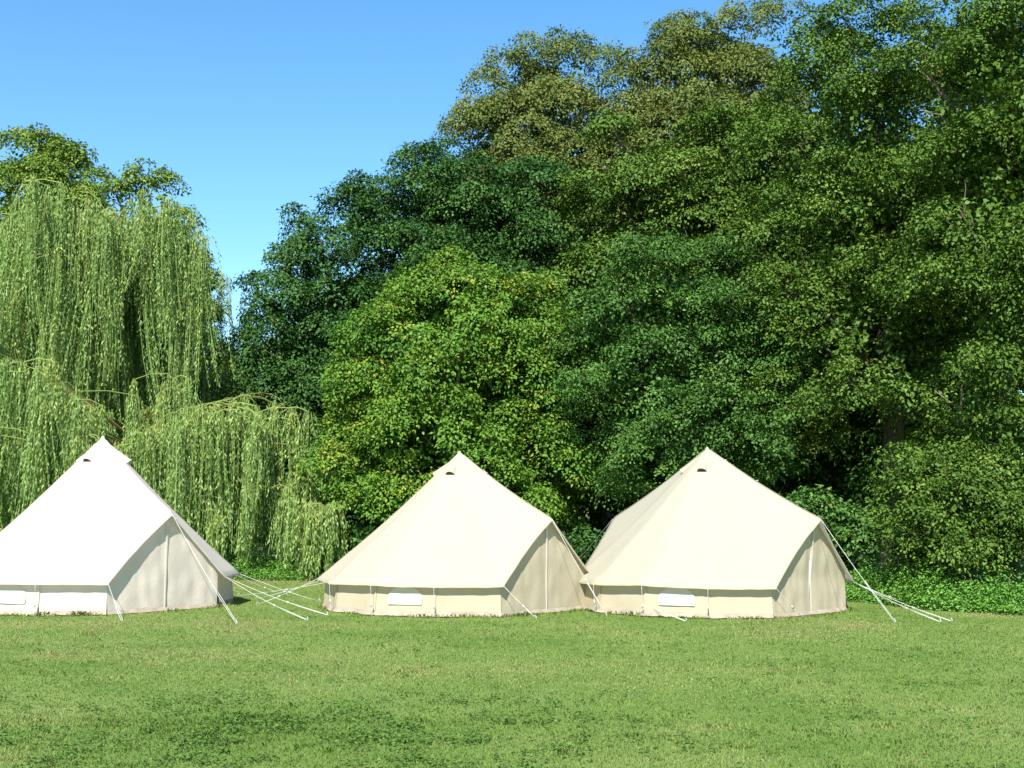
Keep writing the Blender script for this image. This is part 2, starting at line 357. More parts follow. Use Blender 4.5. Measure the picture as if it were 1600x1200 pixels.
# ------------------------------------------------------------------ weeping willows
def willow(label, base, arcs, seed, ntress, nstr, trunk_r=.3, leafn=46, zlow=0.25, sig=.16, scat=.46, lab_group='weeping willows'):
    """arcs: (start xyz, crest xyz, end xyz, hang length) world coordinates; tresses of hanging shoots grow along each arc"""
    rng = np.random.default_rng(seed); base = np.asarray(base, float)
    e = thing('weeping_willow', label, 'tree', base, 0, lab_group)
    g = Geo(); top = np.mean([np.asarray(a[0]) for a in arcs], axis=0) - base
    n = 6; g.tube([np.array([0, 0, -.1]) + (top - [0, 0, -.1]) * t + rng.normal(size=3) * .1 * (0 < t < 1) for t in np.linspace(0, 1, n)],
                  [trunk_r * (1.4 if i == 0 else 1 - .09 * i) for i in range(n)], 10)
    anchors = []; leng = []; tw = []
    w = np.array([a[4] if len(a) > 4 else 1. for a in arcs]); w = w / w.sum()
    link('trunk', g.mesh('trunk', M_bark), e)
    for a, wi in zip(arcs, w):
        s, c, t_ = [np.asarray(q, float) - base for q in a[:3]]
        cc = 2 * c - (s + t_) / 2                       # quadratic through s, c, t_
        f = lambda t: (1 - t) ** 2 * s + 2 * t * (1 - t) * cc + t * t * t_
        ts = np.linspace(0, 1, 14); bg_ = Geo()
        bg_.tube([f(t) + rng.normal(size=3) * .02 for t in ts], [max(trunk_r * .22 * (1 - t) ** 2.2, .009 * (1.3 - t)) for t in ts], 6)
        link('branch', bg_.mesh('branch', M_willow_twig), e)
        k = max(4, int(ntress * wi))
        for t in rng.uniform(.12, 1.0, k) ** .8:
            q = f(t); p = q + rng.normal(size=3) * np.array([scat, scat, 0]) - np.array([0, 0, abs(rng.normal()) * .28 - .05])
            anchors.append(p); leng.append(a[3] * rng.uniform(.4, 1.2)); tw.append((q, (p + q) / 2 + np.array([0, 0, .08]), p))
    A = np.repeat(np.array(anchors), nstr, axis=0); L = np.repeat(np.array(leng), nstr)
    S = len(A); tt = np.repeat(rng.normal(size=len(anchors)) * .10, nstr)
    off = rng.normal(size=(S, 3)) * np.array([sig, sig, .12]); A0 = A + off * .35
    L = L * rng.uniform(.65, 1.1, S)
    bottom = A0[:, 2] - L; low = zlow + rng.uniform(0, .35, S)
    L = np.where(bottom < low, A0[:, 2] - low, L); ok = L > .3
    A0, off, L, tt = A0[ok], off[ok], L[ok], tt[ok]; S = len(L)
    u = np.linspace(0.02, 1, leafn)[None, :] + rng.uniform(-.01, .01, (S, leafn))
    sway = rng.normal(size=(S, 1, 2)) * .06; drift = np.repeat(rng.normal(size=(len(anchors), 2)) * .22, nstr, axis=0)[ok][:, None]
    pos = A0[:, None] + np.zeros((S, leafn, 3))
    spread = (1 - np.exp(-u * L[:, None] / .5))[..., None]
    pos += off[:, None] * spread
    pos[..., :2] += sway * np.sin(u * 5 + rng.uniform(0, 6, (S, 1)))[..., None]
    pos[..., :2] += drift * (u * u)[..., None] * np.clip(L / 3, .2, 1.3)[:, None, None]
    pos[..., 2] -= u * L[:, None]
    # keep the leaf count proportional to the shoot length
    keep = rng.random((S, leafn)) < np.clip(L[:, None] / (leafn * .050), .2, 1)
    az = rng.uniform(0, 2 * pi, (S, leafn)); d = np.stack([np.cos(az) * .75, np.sin(az) * .75, -np.ones_like(az)], -1)
    az2 = az + rng.normal(size=az.shape) * .6
    nr = np.stack([np.cos(az2), np.sin(az2), .55 + 0 * az], -1)
    ln = rng.uniform(.09, .155, (S, leafn)); wd = ln * rng.uniform(.24, .36, (S, leafn))
    tint = np.clip(.45 + tt[:, None] + rng.normal(size=(S, leafn)) * .10 + .22 * np.exp(-u * L[:, None] / .45), 0, 1)
    m = keep.ravel()
    V, Q = leaf_arrays(pos.reshape(-1, 3)[m], d.reshape(-1, 3)[m], nr.reshape(-1, 3)[m], ln.ravel()[m], wd.ravel()[m], .15)
    V[:, 2] = np.maximum(V[:, 2], .03)
    # thin shoots
    st = np.linspace(0, 1, 4); sp = A0[:, None] + off[:, None] * (1 - np.exp(-st[None] * L[:, None] / .5))[..., None] + np.zeros((S, 4, 3))
    sp[..., :2] += drift * (st * st)[None, :, None] * np.clip(L / 3, .2, 1.3)[:, None, None]
    sp[..., 2] -= st[None] * L[:, None]
    wv = np.array([.004, 0, 0]); V2 = np.concatenate([(sp - wv)[:, :, None], (sp + wv)[:, :, None]], 2).reshape(-1, 3)
    b = (np.arange(S) * 8)[:, None, None] + (np.arange(3) * 2)[None, :, None] + np.array([0, 1, 3, 2])[None, None]
    Q2 = b.reshape(-1, 4) + len(V); T = np.concatenate([tint.ravel()[m], np.full(len(Q2), .6)])
    tw = np.array(tw); uz = np.array([0, 0, .012]); V3 = np.stack([tw - uz, tw + uz], 2).reshape(-1, 3)
    b = (np.arange(len(tw)) * 6)[:, None, None] + (np.arange(2) * 2)[None, :, None] + np.array([0, 1, 3, 2])[None, None]
    Q2 = np.concatenate([Q2, b.reshape(-1, 4) + len(V) + len(V2)]); V2 = np.concatenate([V2, V3]); T = np.concatenate([T, np.full(len(tw) * 2, .7)])
    link('crown', new_mesh('crown', np.concatenate([V, V2]), mat=G_willow, quads=np.concatenate([Q, Q2]), tint=T), e)
    return e

def arcset(rng, c, zs, n, rr, zc, ze, hang, a0=0, a1=2 * pi):
    out = []
    for i in range(n):
        a = a0 + (a1 - a0) * (i + rng.uniform(.2, .8)) / n; r = rng.uniform(*rr); u = np.array([cos(a), sin(a) * .9, 0])
        z = rng.uniform(*zc)
        out.append((np.array([c[0], c[1], zs]) + u * .2, np.array([c[0], c[1], z]) + u * r * .6, np.array([c[0], c[1], z - rng.uniform(*ze)]) + u * r, rng.uniform(*hang)))
    return out
rw = np.random.default_rng(77)
cA = (px_x(95, 36), 36.0)
arcsA = arcset(rw, cA, 7.2, 13, (1.2, 2.6), (10.0, 11.2), (.2, .9), (3.4, 4.8)) + arcset(rw, cA, 6.4, 14, (3.2, 4.6), (9.3, 10.8), (.5, 1.4), (3.6, 5.0)) \
      + arcset(rw, cA, 5.6, 10, (3.6, 4.8), (7.4, 8.6), (.4, 1.2), (2.8, 3.8))
for (px, py, ex, ey, dep, hang) in [(200, 320, 250, 345, 33.5, 4.5), (235, 330, 300, 375, 33.8, 4.2), (60, 300, 20, 340, 32.6, 4.5), (120, 310, 140, 335, 32.4, 4.5), (240, 380, 312, 440, 34.5, 3.2)]:
    arcsA.append((np.array([cA[0], cA[1], 7.]), at(px, py, dep + .8), at(ex, ey, dep), hang, 1.2))
willow('tall weeping willow with long pale curtains at the left edge', (cA[0], cA[1], 0), arcsA, 31, 370, 11, .42, 68, .3, .13)
cB = (px_x(255, 34.5), 34.5); arcsB = []
for (px, py, ex, ey, dep, hang, w) in [(390, 615, 458, 672, 32.0, 4.2, 1.5), (345, 630, 425, 632, 31.6, 4, 1.4), (335, 640, 380, 650, 31.2, 4, 1.2), (280, 640, 305, 668, 31, 4, 1.2),
                                       (235, 668, 212, 700, 31, 3.6, 1.2), (210, 710, 175, 745, 31, 2.8, .8), (100, 598, 135, 640, 30.5, 4, 1.3), (60, 575, 60, 612, 30.6, 4, 1.3), (20, 560, -60, 590, 30.8, 4, 1.2), (-20, 600, -120, 620, 31, 4, .8),
                                       (150, 670, 150, 700, 30.3, 3.4, 1.0), (350, 745, 440, 765, 31.0, 2.2, 1.2), (300, 765, 330, 800, 30.6, 2.2, .9), (255, 590, 290, 630, 33, 3.5, .8), (40, 660, 10, 690, 30.2, 3.2, 1.), (420, 690, 462, 730, 31.4, 3, 1.0)]:
    arcsB.append((np.array([cB[0], cB[1], 3.2]), at(px, py, dep + .7), at(ex, ey, dep), hang, w))
arcsB += [(a, b, c_, h, .35) for (a, b, c_, h) in arcset(rw, cB, 3.2, 6, (2.5, 4), (4.6, 5.2), (.4, .9), (3, 4), .2, pi - .2)]
willow('low spreading willow hanging to the ground behind the left tent', (cB[0], cB[1], 0), arcsB, 32, 225, 11, .2, 60, .55, .13)
cC = (px_x(508, 30.9), 30.9); arcsC = []
for (px, py, ex, ey, dep) in [(512, 788, 534, 803, 30.7), (496, 788, 476, 803, 30.7), (512, 790, 522, 800, 30.3), (492, 790, 488, 800, 30.2), (500, 790, 530, 822, 31.2), (490, 793, 482, 815, 31.3)]:
    arcsC.append((np.array([cC[0], cC[1], 1.2]), at(px, py, dep), at(ex, ey, dep), 1.7))
willow('small rounded willow hump between the low willow and the middle tent', (cC[0], cC[1], 0), arcsC, 33, 90, 9, .07, 34, .08, .10, .14)

# ------------------------------------------------------------------ undergrowth, lawn, grass
def vnoise(x, y, s, seed):
    r = np.random.default_rng(seed); T = r.random((256, 256)); x = x / s; y = y / s
    xi = np.floor(x).astype(int); yi = np.floor(y).astype(int); fx = x - xi; fy = y - yi
    fx = fx * fx * (3 - 2 * fx); fy = fy * fy * (3 - 2 * fy); g = lambda a, b: T[a % 256, b % 256]
    return (g(xi, yi) * (1 - fx) + g(xi + 1, yi) * fx) * (1 - fy) + (g(xi, yi + 1) * (1 - fx) + g(xi + 1, yi + 1) * fx) * fy

EDGE = [(-24, 29.5), (-14, 30.2), (-8.3, 30.6), (-5.4, 30.4), (-1, 28.5), (2.5, 26.0), (5.6, 24.2), (6.8, 23.0), (7.4, 21.2), (8.6, 19.8), (12, 18.6), (16, 18.0)]   # foot of the wood
ex_, ey_ = np.array([p[0] for p in EDGE]), np.array([p[1] for p in EDGE])
def edge_y(x): return np.interp(x, ex_, ey_)

rng = np.random.default_rng(5)
k = 9000; x = rng.uniform(-20, 14, k); dens = np.where(x > 4.5, 1.0, np.where((x > -9.5) & (x < -4.), .9, .25))
x = x[rng.random(k) < dens]; x = np.concatenate([x, rng.uniform(5.5, 12.5, 5200)]); k = len(x)
back = np.where(x > 4.5, 4.5, 2.5); y = edge_y(x) + rng.random(k) ** 1.2 * back + .25 * (vnoise(x, x * 0, .6, 3) - .5)
hgt = (.05 + .18 * vnoise(x, y, 1.1, 9) + .12 * vnoise(x, y, .35, 10) + .14 * rng.random(k) ** 2 + .25 * (rng.random(k) < .03)) * np.clip(.5 + (y - edge_y(x)) * .9, .4, 1.4) * (1 + 1.5 * np.exp(-((x + 7.3) / .9) ** 2) + .9 * np.exp(-((x - 7.6) / .5) ** 2))
nl = 26; u = rng.random((k, nl)); p = np.stack([x, y, 0 * x], -1)[:, None] + rng.normal(size=(k, nl, 3)) * np.array([.06, .06, 0])
p[..., 2] = np.clip(u * hgt[:, None], .02, 2)
az = rng.uniform(0, 2 * pi, (k, nl)); d = np.stack([np.cos(az), np.sin(az), -.2 + .3 * rng.normal(size=az.shape)], -1)
nr = np.stack([.35 * rng.normal(size=az.shape), -.25 + .35 * rng.normal(size=az.shape), np.ones_like(az)], -1)
ln = rng.uniform(.032, .075, (k, nl)); tn = np.clip(.5 + .25 * (vnoise(x, y, 1.4, 21) - .5)[:, None] + .13 * rng.normal(size=(k, nl)), 0, 1)
V, Q = leaf_arrays(p.reshape(-1, 3), d.reshape(-1, 3), nr.reshape(-1, 3), ln.ravel(), ln.ravel() * .6)
V[:, 2] = np.maximum(V[:, 2], .01)
und = link('undergrowth', new_mesh('undergrowth', V, mat=G_nettle, quads=Q, tint=tn.ravel()))
und['kind'] = 'stuff'; und['label'] = 'bright green nettles along the foot of the wood'; und['category'] = 'undergrowth'

def lawn_material():
    m, nt, out = node_mat('mown_lawn'); L = nt.links.new; co = obj_coord(nt)
    big = noise(nt, .35, 3, .5, co); mid = noise(nt, 2.2, 5, .65, co); fine = noise(nt, 45, 4, .7, co)
    a = N(nt, 'ShaderNodeMath', operation='MULTIPLY_ADD'); L(mid, a.inputs[0]); a.inputs[1].default_value = .55; L(big, a.inputs[2])
    b = N(nt, 'ShaderNodeMath', operation='MULTIPLY_ADD'); L(fine, b.inputs[0]); b.inputs[1].default_value = .35; L(a.outputs[0], b.inputs[2])
    sc = N(nt, 'ShaderNodeMath', operation='MULTIPLY'); L(b.outputs[0], sc.inputs[0]); sc.inputs[1].default_value = .53
    col = ramp(nt, [(.3, (.075, .135, .024)), (.5, (.130, .195, .042)), (.65, (.180, .225, .064)), (.8, (.24, .22, .095))], sc.outputs[0])
    p = N(nt, 'ShaderNodeBsdfPrincipled'); L(col, p.inputs['Base Color']); p.inputs['Roughness'].default_value = .9; p.inputs['Specular IOR Level'].default_value = .15
    bp = N(nt, 'ShaderNodeBump'); bp.inputs['Strength'].default_value = .6; bp.inputs['Distance'].default_value = .03
    L(fine, bp.inputs['Height']); L(bp.outputs[0], p.inputs['Normal']); L(p.outputs[0], out.inputs[0]); return m
g = Geo(); s = 400
g.grid([[(x, y, 0) for x in np.linspace(-s, s, 21)] for y in np.linspace(-s, s, 21)])
lawn = link('lawn', g.mesh('lawn', lawn_material(), False)); lawn['kind'] = 'structure'

TENTS = [((px_x(160, 22.3), 22.3), 2.5), ((px_x(718, 22.0), 22.0), 2.48), ((px_x(1105, 21.7), 21.7), 2.43)]
def grass(seed, bands):
    rng = np.random.default_rng(seed); X = []; Y = []; W = []
    for (y0, y1, dens, wid) in bands:
        half = .46 * y1 + 1.2; k = int(2 * half * (y1 - y0) * dens)
        x = rng.uniform(-half, half, k); y = rng.uniform(y0, y1, k); ok = (np.abs(x) < .46 * y + 1.2) & (y < edge_y(x) + .3)
        X.append(x[ok]); Y.append(y[ok]); W.append(np.full(ok.sum(), wid))
    X = np.concatenate(X); Y = np.concatenate(Y); W = np.concatenate(W)
    # lush patch, lower left of the picture, and long weedy tufts
    lush = np.clip(1.3 - np.hypot((X + 2.0) / 2.7, (Y - 9.5) / 1.5), 0, 1) + .8 * np.clip(1.1 - np.hypot((X - 4.0) / 1.0, (Y - 12.1) / .22), 0, 1)
    n1 = vnoise(X, Y, 1.3, 51); n2 = vnoise(X, Y * 1.6, .33, 52); n3 = vnoise(X, Y * 1.5, .12, 53); n4 = vnoise(X, Y, 4.5, 54)
    n5 = vnoise(X + 30, Y * 1.2 + 11, .7, 57)
    lushn = lush * (n2 * .75 + n3 * .8 + .3 * n5 - .35)
    tuft = (np.clip(n2 * .55 + n3 * .6 - .80, 0, 1) * 4.0)
    h = .010 + .008 * rng.random(len(X)) + .030 * np.clip(lushn - .3, 0, 1) + .028 * np.clip(tuft, 0, 1)
    tint = .50 + .34 * (n4 - .5) + .46 * (n1 - .5) + .30 * (n5 - .5) + .26 * (n2 - .5) + .085 * rng.normal(size=len(X)) - .24 * np.clip(lushn, 0, 1) - .16 * np.clip(tuft, 0, 1)
    tint += .75 * np.clip(1 - np.abs(Y - edge_y(X) + .3) / 1.5, 0, 1) * (vnoise(X, Y, .8, 55) - .1)
    tint += .5 * np.clip(n5 * n3 * 2 - 1.05, 0, 1)
    wd_ = np.min([np.abs(np.hypot(X - c[0], Y - c[1]) - q) for c, q in TENTS], axis=0)
    near = np.clip(1 - wd_ / .16, 0, 1) * vnoise(X, Y, .3, 58) + .5 * np.clip(1 - np.abs(Y - edge_y(X)) / .5, 0, 1) * vnoise(X, Y, .25, 59)
    h = h + .085 * near
    dead = rng.random(len(X)) < .004; tint[dead] = 1; tint = np.clip(tint, 0, 1)
    az = rng.uniform(0, 2 * pi, len(X)); lean = rng.uniform(.1, .9, len(X))
    b = np.stack([X, Y, 0 * X], -1); u = np.stack([np.cos(az), np.sin(az), 0 * az], -1); sd = np.stack([-np.sin(az), np.cos(az), 0 * az], -1)
    w = (W * rng.uniform(.7, 1.3, len(X)))[:, None]; hh = h[:, None]
    m = b + u * hh * lean[:, None] * .35 + np.array([0, 0, 1]) * hh * .6
    t = b + u * hh * lean[:, None] * 1.1 + np.array([0, 0, 1]) * hh
    V = np.stack([b - sd * w / 2, b + sd * w / 2, m + sd * w * .4, t, m - sd * w * .4], 1).reshape(-1, 3)
    Q = np.arange(len(V)).reshape(-1, 5)
    return V, Q, tint
V, Q, T = grass(8, [(6.6, 10, 2300, .007), (10, 14, 1300, .009), (14, 20, 900, .011), (20, 31, 420, .014)])
gr = link('grass', new_mesh('grass', V, mat=G_grass, quads=Q, tint=T))
gr['kind'] = 'stuff'; gr['label'] = 'short mown grass with lusher tufts across the meadow'; gr['category'] = 'grass'

rng = np.random.default_rng(12); k = 26000
y = 6.8 + 13 * rng.random(k) ** 1.5; x = rng.uniform(-1, 1, k) * (.46 * y + 1)
lu = np.clip(1.3 - np.hypot((x + 2.0) / 2.9, (y - 9.4) / 1.7), 0, 1) + np.clip(1.2 - np.hypot((x - 3.9) / 1.1, (y - 12.0) / .3), 0, 1) + .10
ok = rng.random(k) < lu * np.clip(vnoise(x, y, .45, 71) * 1.1 + vnoise(x, y, .15, 72) * .9 - .70, 0, 1) * 1.5; x, y = x[ok], y[ok]; k = len(x)
p = np.stack([np.repeat(x, 6), np.repeat(y, 6), np.zeros(6 * k)], -1) + rng.normal(size=(6 * k, 3)) * np.array([.035, .035, 0]); p[:, 2] = rng.uniform(.012, .045, 6 * k)
a = rng.uniform(0, 2 * pi, 6 * k); d = np.stack([np.cos(a), np.sin(a), .15 * rng.normal(size=6 * k)], -1); nr = np.array([0, -.2, 1]) + rng.normal(size=(6 * k, 3)) * .3
ln = rng.uniform(.018, .04, 6 * k); V, Q = leaf_arrays(p, d, nr, ln, ln * .7)
clo = link('clover', new_mesh('clover', V, mat=G_clover, quads=Q, tint=np.clip(.4 + .2 * rng.normal(size=6 * k), 0, 1)))
clo['kind'] = 'stuff'; clo['label'] = 'patches of darker clover and weeds in the mown grass'; clo['category'] = 'weeds'

# ------------------------------------------------------------------ bell tents
def make_tent(label, centre, heading, R, H, he, peak_r, peak_z, mats, doors=1, ropes=(), rope_auto=True, seed=0, hd=27., inset=.14):
    """local +X looks out of the door; ring of eave corners, one raised peak per door"""
    rng = np.random.default_rng(seed); cm, wm = mats
    root = thing('bell_tent', label, 'tent', (centre[0], centre[1], 0), heading, 'canvas bell tents pitched in a row')
    apex = np.array([0, 0, H]); P = lambda r, a, z: np.array([r * cos(rad(a)), r * sin(rad(a)), z])
    if doors == 1: corners = list(np.linspace(hd, 360 - hd, 13)); segs = [('peak', 0., corners[-1] - 360, corners[0])]
    else: corners = list(np.linspace(hd, 180 - hd, 6)) + list(np.linspace(180 + hd, 360 - hd, 6)); segs = [('peak', 0., -hd, hd), ('peak', 180., 180 - hd, 180 + hd)]
    # boundary of the roof, walked round once
    B = []; M = 8; seam_idx = []
    def edge(p, q, bow, k):
        for i in range(k):
            t = i / k; x = p + (q - p) * t; inn = apex - x; inn /= np.linalg.norm(inn)
            B.append(x + inn * bow * sin(pi * t) - np.array([0, 0, .012]) * sin(pi * t) * (bow < .05))
    ring = []
    ring.append(('peak', 0.));
    for c in corners[: (13 if doors == 1 else 6)]: ring.append(('c', c))
    if doors == 2:
        ring.append(('peak', 180.))
        for c in corners[6:]: ring.append(('c', c))
    pts = [P(peak_r, a, peak_z) if k_ == 'peak' else P(R, a, he + rng.normal() * .008) for k_, a in ring]
    for i in range(len(pts)):
        j = (i + 1) % len(pts); pk = ring[i][0] == 'peak' or ring[j][0] == 'peak'
        seam_idx.append(len(B)); edge(pts[i], pts[j], (.055 if pk else .012), 16 if pk else M)
    nB = len(B); B = np.array(B); rows = 22; V = []
    def roof_pt(b, v):
        q = apex + (b - apex) * v; s = .05 * sin(pi * v ** 1.1); q = q.copy(); q[2] -= s * .8
        h = hypot(q[0], q[1]) + 1e-6; q[0] -= q[0] / h * s * .5; q[1] -= q[1] / h * s * .5; return q
    for i in range(rows):
        v = .012 + (1 - .012) * (i / (rows - 1))
        for b in B:
            q = roof_pt(b, v); V.append(q)
    V = np.array(V)
    # slight slack between seams
    V[:, 2] += .006 * (vnoise(V[:, 0] * 1. + 40, V[:, 1] + 40, .45, 60 + seed) - .5) * 2
    vv = np.repeat(np.linspace(0, 1, rows), nB); ang = np.arctan2(V[:, 1], V[:, 0])
    V[:, 2] += .022 * vv ** 3 * (1 - vv) * 4 * (vnoise(ang * 6 + 40, vv * .8 + 5, .22, 80 + seed) - .5) + .010 * vv ** 6 * (vnoise(ang * 9 + 70, vv * 0, .3, 81 + seed) - .5)
    Fq = [[i * nB + j, i * nB + (j + 1) % nB, (i + 1) * nB + (j + 1) % nB, (i + 1) * nB + j] for i in range(rows - 1) for j in range(nB)]
    # hem turned down along the eave
    hem = V[-nB:].copy(); hem[:, 2] -= .035; k0 = (rows - 1) * nB
    Fq += [[k0 + j, k0 + (j + 1) % nB, rows * nB + (j + 1) % nB, rows * nB + j] for j in range(nB)]
    V = np.concatenate([V, hem, [apex + np.array([0, 0, .005])]])
    Fq += [[len(V) - 1, (j + 1) % nB, j] for j in range(nB)]
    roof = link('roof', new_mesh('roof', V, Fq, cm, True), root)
    # seams: narrow raised tapes from crown to every corner
    for j in seam_idx:
        b = B[j]; sd = np.array([-b[1], b[0], 0]); sd /= np.linalg.norm(sd); row = []
        for v in np.linspace(.05, .985, 16):
            q = roof_pt(b, v) + np.array([0, 0, .005]); row.append([q - sd * .012, q + sd * .012])
        sg = Geo(); sg.grid(row); link('seam', sg.mesh('seam', cm), roof)
    # crown cap and ventilation hoods
    cp = Geo(); cp.tube([apex + np.array([0, 0, -.10]), apex + np.array([0, 0, -.01]), apex + np.array([0, 0, .012])], [.07, .03, .016], 12)
    link('crown_cap', cp.mesh('crown_cap', cm), roof)
    for a in (-66, 52, -155, 150):
        hg = Geo(); dk = Geo(); rowsH = []
        ca = np.array([cos(rad(a)), sin(rad(a)), 0]); sa = np.array([-sin(rad(a)), cos(rad(a)), 0])
        # roof slope towards this side
        jb = int(np.argmin([abs((math.degrees(atan2(b[1], b[0])) - a + 180) % 360 - 180) for b in B])); b = B[jb]
        nrm = np.cross(sa, roof_pt(b, .3) - apex); nrm = nrm / np.linalg.norm(nrm); nrm = nrm if nrm[2] > 0 else -nrm
        for i in range(9):
            t = i / 8; v = .035 + .15 * t; c0 = roof_pt(b, v); wdt = .012 + .085 * t; hh = .004 + .10 * t ** 1.3
            rowsH.append([c0 + sa * wdt * cos(pi * q / 10) + nrm * (hh * sin(pi * q / 10) - .012) for q in range(11)])
        hg.grid(rowsH); hood = link('vent_hood', hg.mesh('vent_hood', cm), roof)
        c0 = roof_pt(b, .035 + .15 * .97); wdt = .093; hh = .097
        arc = [c0 + sa * wdt * cos(pi * q / 10) * .9 + nrm * (hh * sin(pi * q / 10) * .9 - .012) for q in range(11)]
        dk.add(arc, [list(range(11))]); link('vent_opening', dk.mesh('vent_opening', M_dark, False), hood)
    # wall: one panel between neighbouring corners, wrinkled cloth, mud flap under it
    Rw = R - .15; zt = he + .10
    def wall_run(cs):
        rowsW = []; nz = 8
        for zi in range(nz + 1):
            t = zi / nz; z = .085 + (zt - .085) * t; row = []
            for a0, a1 in zip(cs[:-1], cs[1:]):
                for q in range(12):
                    s_ = q / 12; p = P(Rw, a0, z) * (1 - s_) + P(Rw, a1, z) * s_; o = p[:2] / np.linalg.norm(p[:2])
                    fold = .022 * (vnoise(np.array([a0 * .3 + s_ * 4.2 + seed * 7]), np.array([z * 2.2 + 3]), .7, 5)[0] - .5) - .018 * sin(pi * s_) * (1 - t)
                    p[:2] += o * (fold + .035 * (1 - t) ** 2); row.append(p)
            row.append(P(Rw + .035 * (1 - t) ** 2, cs[-1], z)); rowsW.append(row)
        return rowsW
    runs = [corners] if doors == 1 else [corners[:6], corners[6:]]
    wg = Geo(); fg = Geo(); strips = []
    for cs in runs:
        W = wall_run(cs); wg.grid(W)
        bot = W[0]; ro = []
        for kk, p in enumerate(bot):
            o = np.array([p[0], p[1], 0]); o /= np.linalg.norm(o); j = .025 * rng.normal()
            ro.append([p - o * .004 + np.array([0, 0, .012]), p + o * (.012 + j * .3) + np.array([0, 0, -.03]), p + o * (.05 + j) + np.array([0, 0, -.072 + abs(j) * .3])])
        fg.grid(ro)
        for i, a in enumerate(cs[1:-1]):
            ro = []
            for z in np.linspace(.09, zt - .05, 6):
                q = P(Rw + .006 + .035 * (1 - (z - .085) / (zt - .085)) ** 2, a, z); sd = np.array([-q[1], q[0], 0]) / Rw
                ro.append([q - sd * .014, q + sd * .014])
            sg = Geo(); sg.grid(ro); strips.append(sg)
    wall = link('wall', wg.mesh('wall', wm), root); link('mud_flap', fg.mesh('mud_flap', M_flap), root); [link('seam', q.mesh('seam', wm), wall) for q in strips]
    # half-moon windows with white mesh in every second panel pair
    wins = [(corners[-2] + corners[-3]) / 2, (corners[-5] + corners[-6]) / 2, (corners[1] + corners[2]) / 2] if doors == 1 else [(corners[-2] + corners[-3]) / 2, (corners[1] + corners[2]) / 2]
    half = (corners[2] - corners[1]) / 2
    for a in wins:
        g = Geo(); rowsW = []
        for i in range(11):
            t = i / 10; z = .20 + (he - .22) * t; tz = (z - .085) / (zt - .085); ra = Rw * cos(rad(half)) + .035 * (1 - tz) ** 2 + .012
            wd = .31 * math.sqrt(max(0, 1 - (abs(t - .25) / .76) ** 2.2)) + .005
            rowsW.append([P(ra, a, z) + np.array([-sin(rad(a)), cos(rad(a)), 0]) * wd * s_ for s_ in np.linspace(-1, 1, 9)])
        g.grid(rowsW); link('window', g.mesh('window', M_window), root)
    # doors: flat front below the raised peak, two flaps meeting at a zip
    for (_, da, a0, a1) in segs:
        ca = np.array([cos(rad(da)), sin(rad(da)), 0]); sa = np.array([-sin(rad(da)), cos(rad(da)), 0])
        dist = Rw * cos(rad(hd)); hw = Rw * sin(rad(hd))
        # outline of the roof edge seen square on
        e1 = [b for b in B if abs((math.degrees(atan2(b[1], b[0])) - da + 180) % 360 - 180) <= hd + .5]
        lat = np.array([b @ sa for b in e1]); zz = np.array([b[2] for b in e1]); o = np.argsort(lat); lat, zz = lat[o], zz[o]
        for sgn in (-1, 1):
            g = Geo(); grid_ = []
            for i in range(19):
                s_ = i / 18 * sgn; row = []
                x = s_ * hw; top = np.interp(x, lat, zz) + .05; top = max(top, zt * .98)
                for j in range(15):
                    t = j / 14; z = .05 + (top - .05) * t
                    pk = (1 - abs(s_)); lean = (peak_r - inset - dist) * (max(z - zt, 0) / (peak_z - zt)) * 1.0
                    w = .026 * (vnoise(np.array([s_ * 3.1 + z * 1.6 + seed * 3 + 9]), np.array([z * 1.1 - s_ * 2.2 + 20 + seed]), .42, 31)[0] - .5) \
                        + .020 * (vnoise(np.array([s_ * 9 + 30 + z]), np.array([z * 1.3 + 7]), .8, 33)[0] - .5)
                    row.append(ca * (dist + lean + w - .035 * abs(s_) * 0) + sa * x + np.array([0, 0, z]))
                grid_.append(row)
            g.grid(grid_ if sgn > 0 else grid_[::-1]); link('door', g.mesh('door', wm), root)
        zg = Geo(); ro = []
        for t in np.linspace(0, 1, 12):
            z = .03 + (peak_z - .06) * t; lean = (peak_r - inset - dist) * (max(z - zt, 0) / (peak_z - zt))
            q = ca * (dist + lean + .022) + np.array([0, 0, z]); ro.append([q - sa * .022, q + ca * .008, q + sa * .022])
        zg.grid(ro); link('zip_flap', zg.mesh('zip_flap', M_canvas[0]), root)
        bg = Geo(); ro = []
        for s_ in np.linspace(-1, 1, 25):
            j = .02 * rng.normal(); q = ca * (dist + .012) + sa * hw * s_
            ro.append([q + np.array([0, 0, .075 + j * .3]), q + ca * (.015 + j * .3) + np.array([0, 0, .05]), q + ca * (.05 + j) + np.array([0, 0, .012])])
        bg.grid(ro); link('mud_flap', bg.mesh('mud_flap', M_flap), root)
        pg = Geo(); q = ca * (dist - .05); pg.tube([q, ca * (peak_r - inset - .04) + np.array([0, 0, peak_z + .02])], [.016, .016], 8)
        link('door_pole', pg.mesh('door_pole', M_pole), root)
    pg = Geo(); pg.tube([(0, 0, 0), (0, 0, H - .05)], [.02, .02], 8); link('centre_pole', pg.mesh('centre_pole', M_pole), root)
    # guy ropes with pegs
    cr, sr = cos(-heading), sin(-heading)
    def to_local(p): x, y = p[0] - centre[0], p[1] - centre[1]; return np.array([x * cr - y * sr, x * sr + y * cr, p[2]])
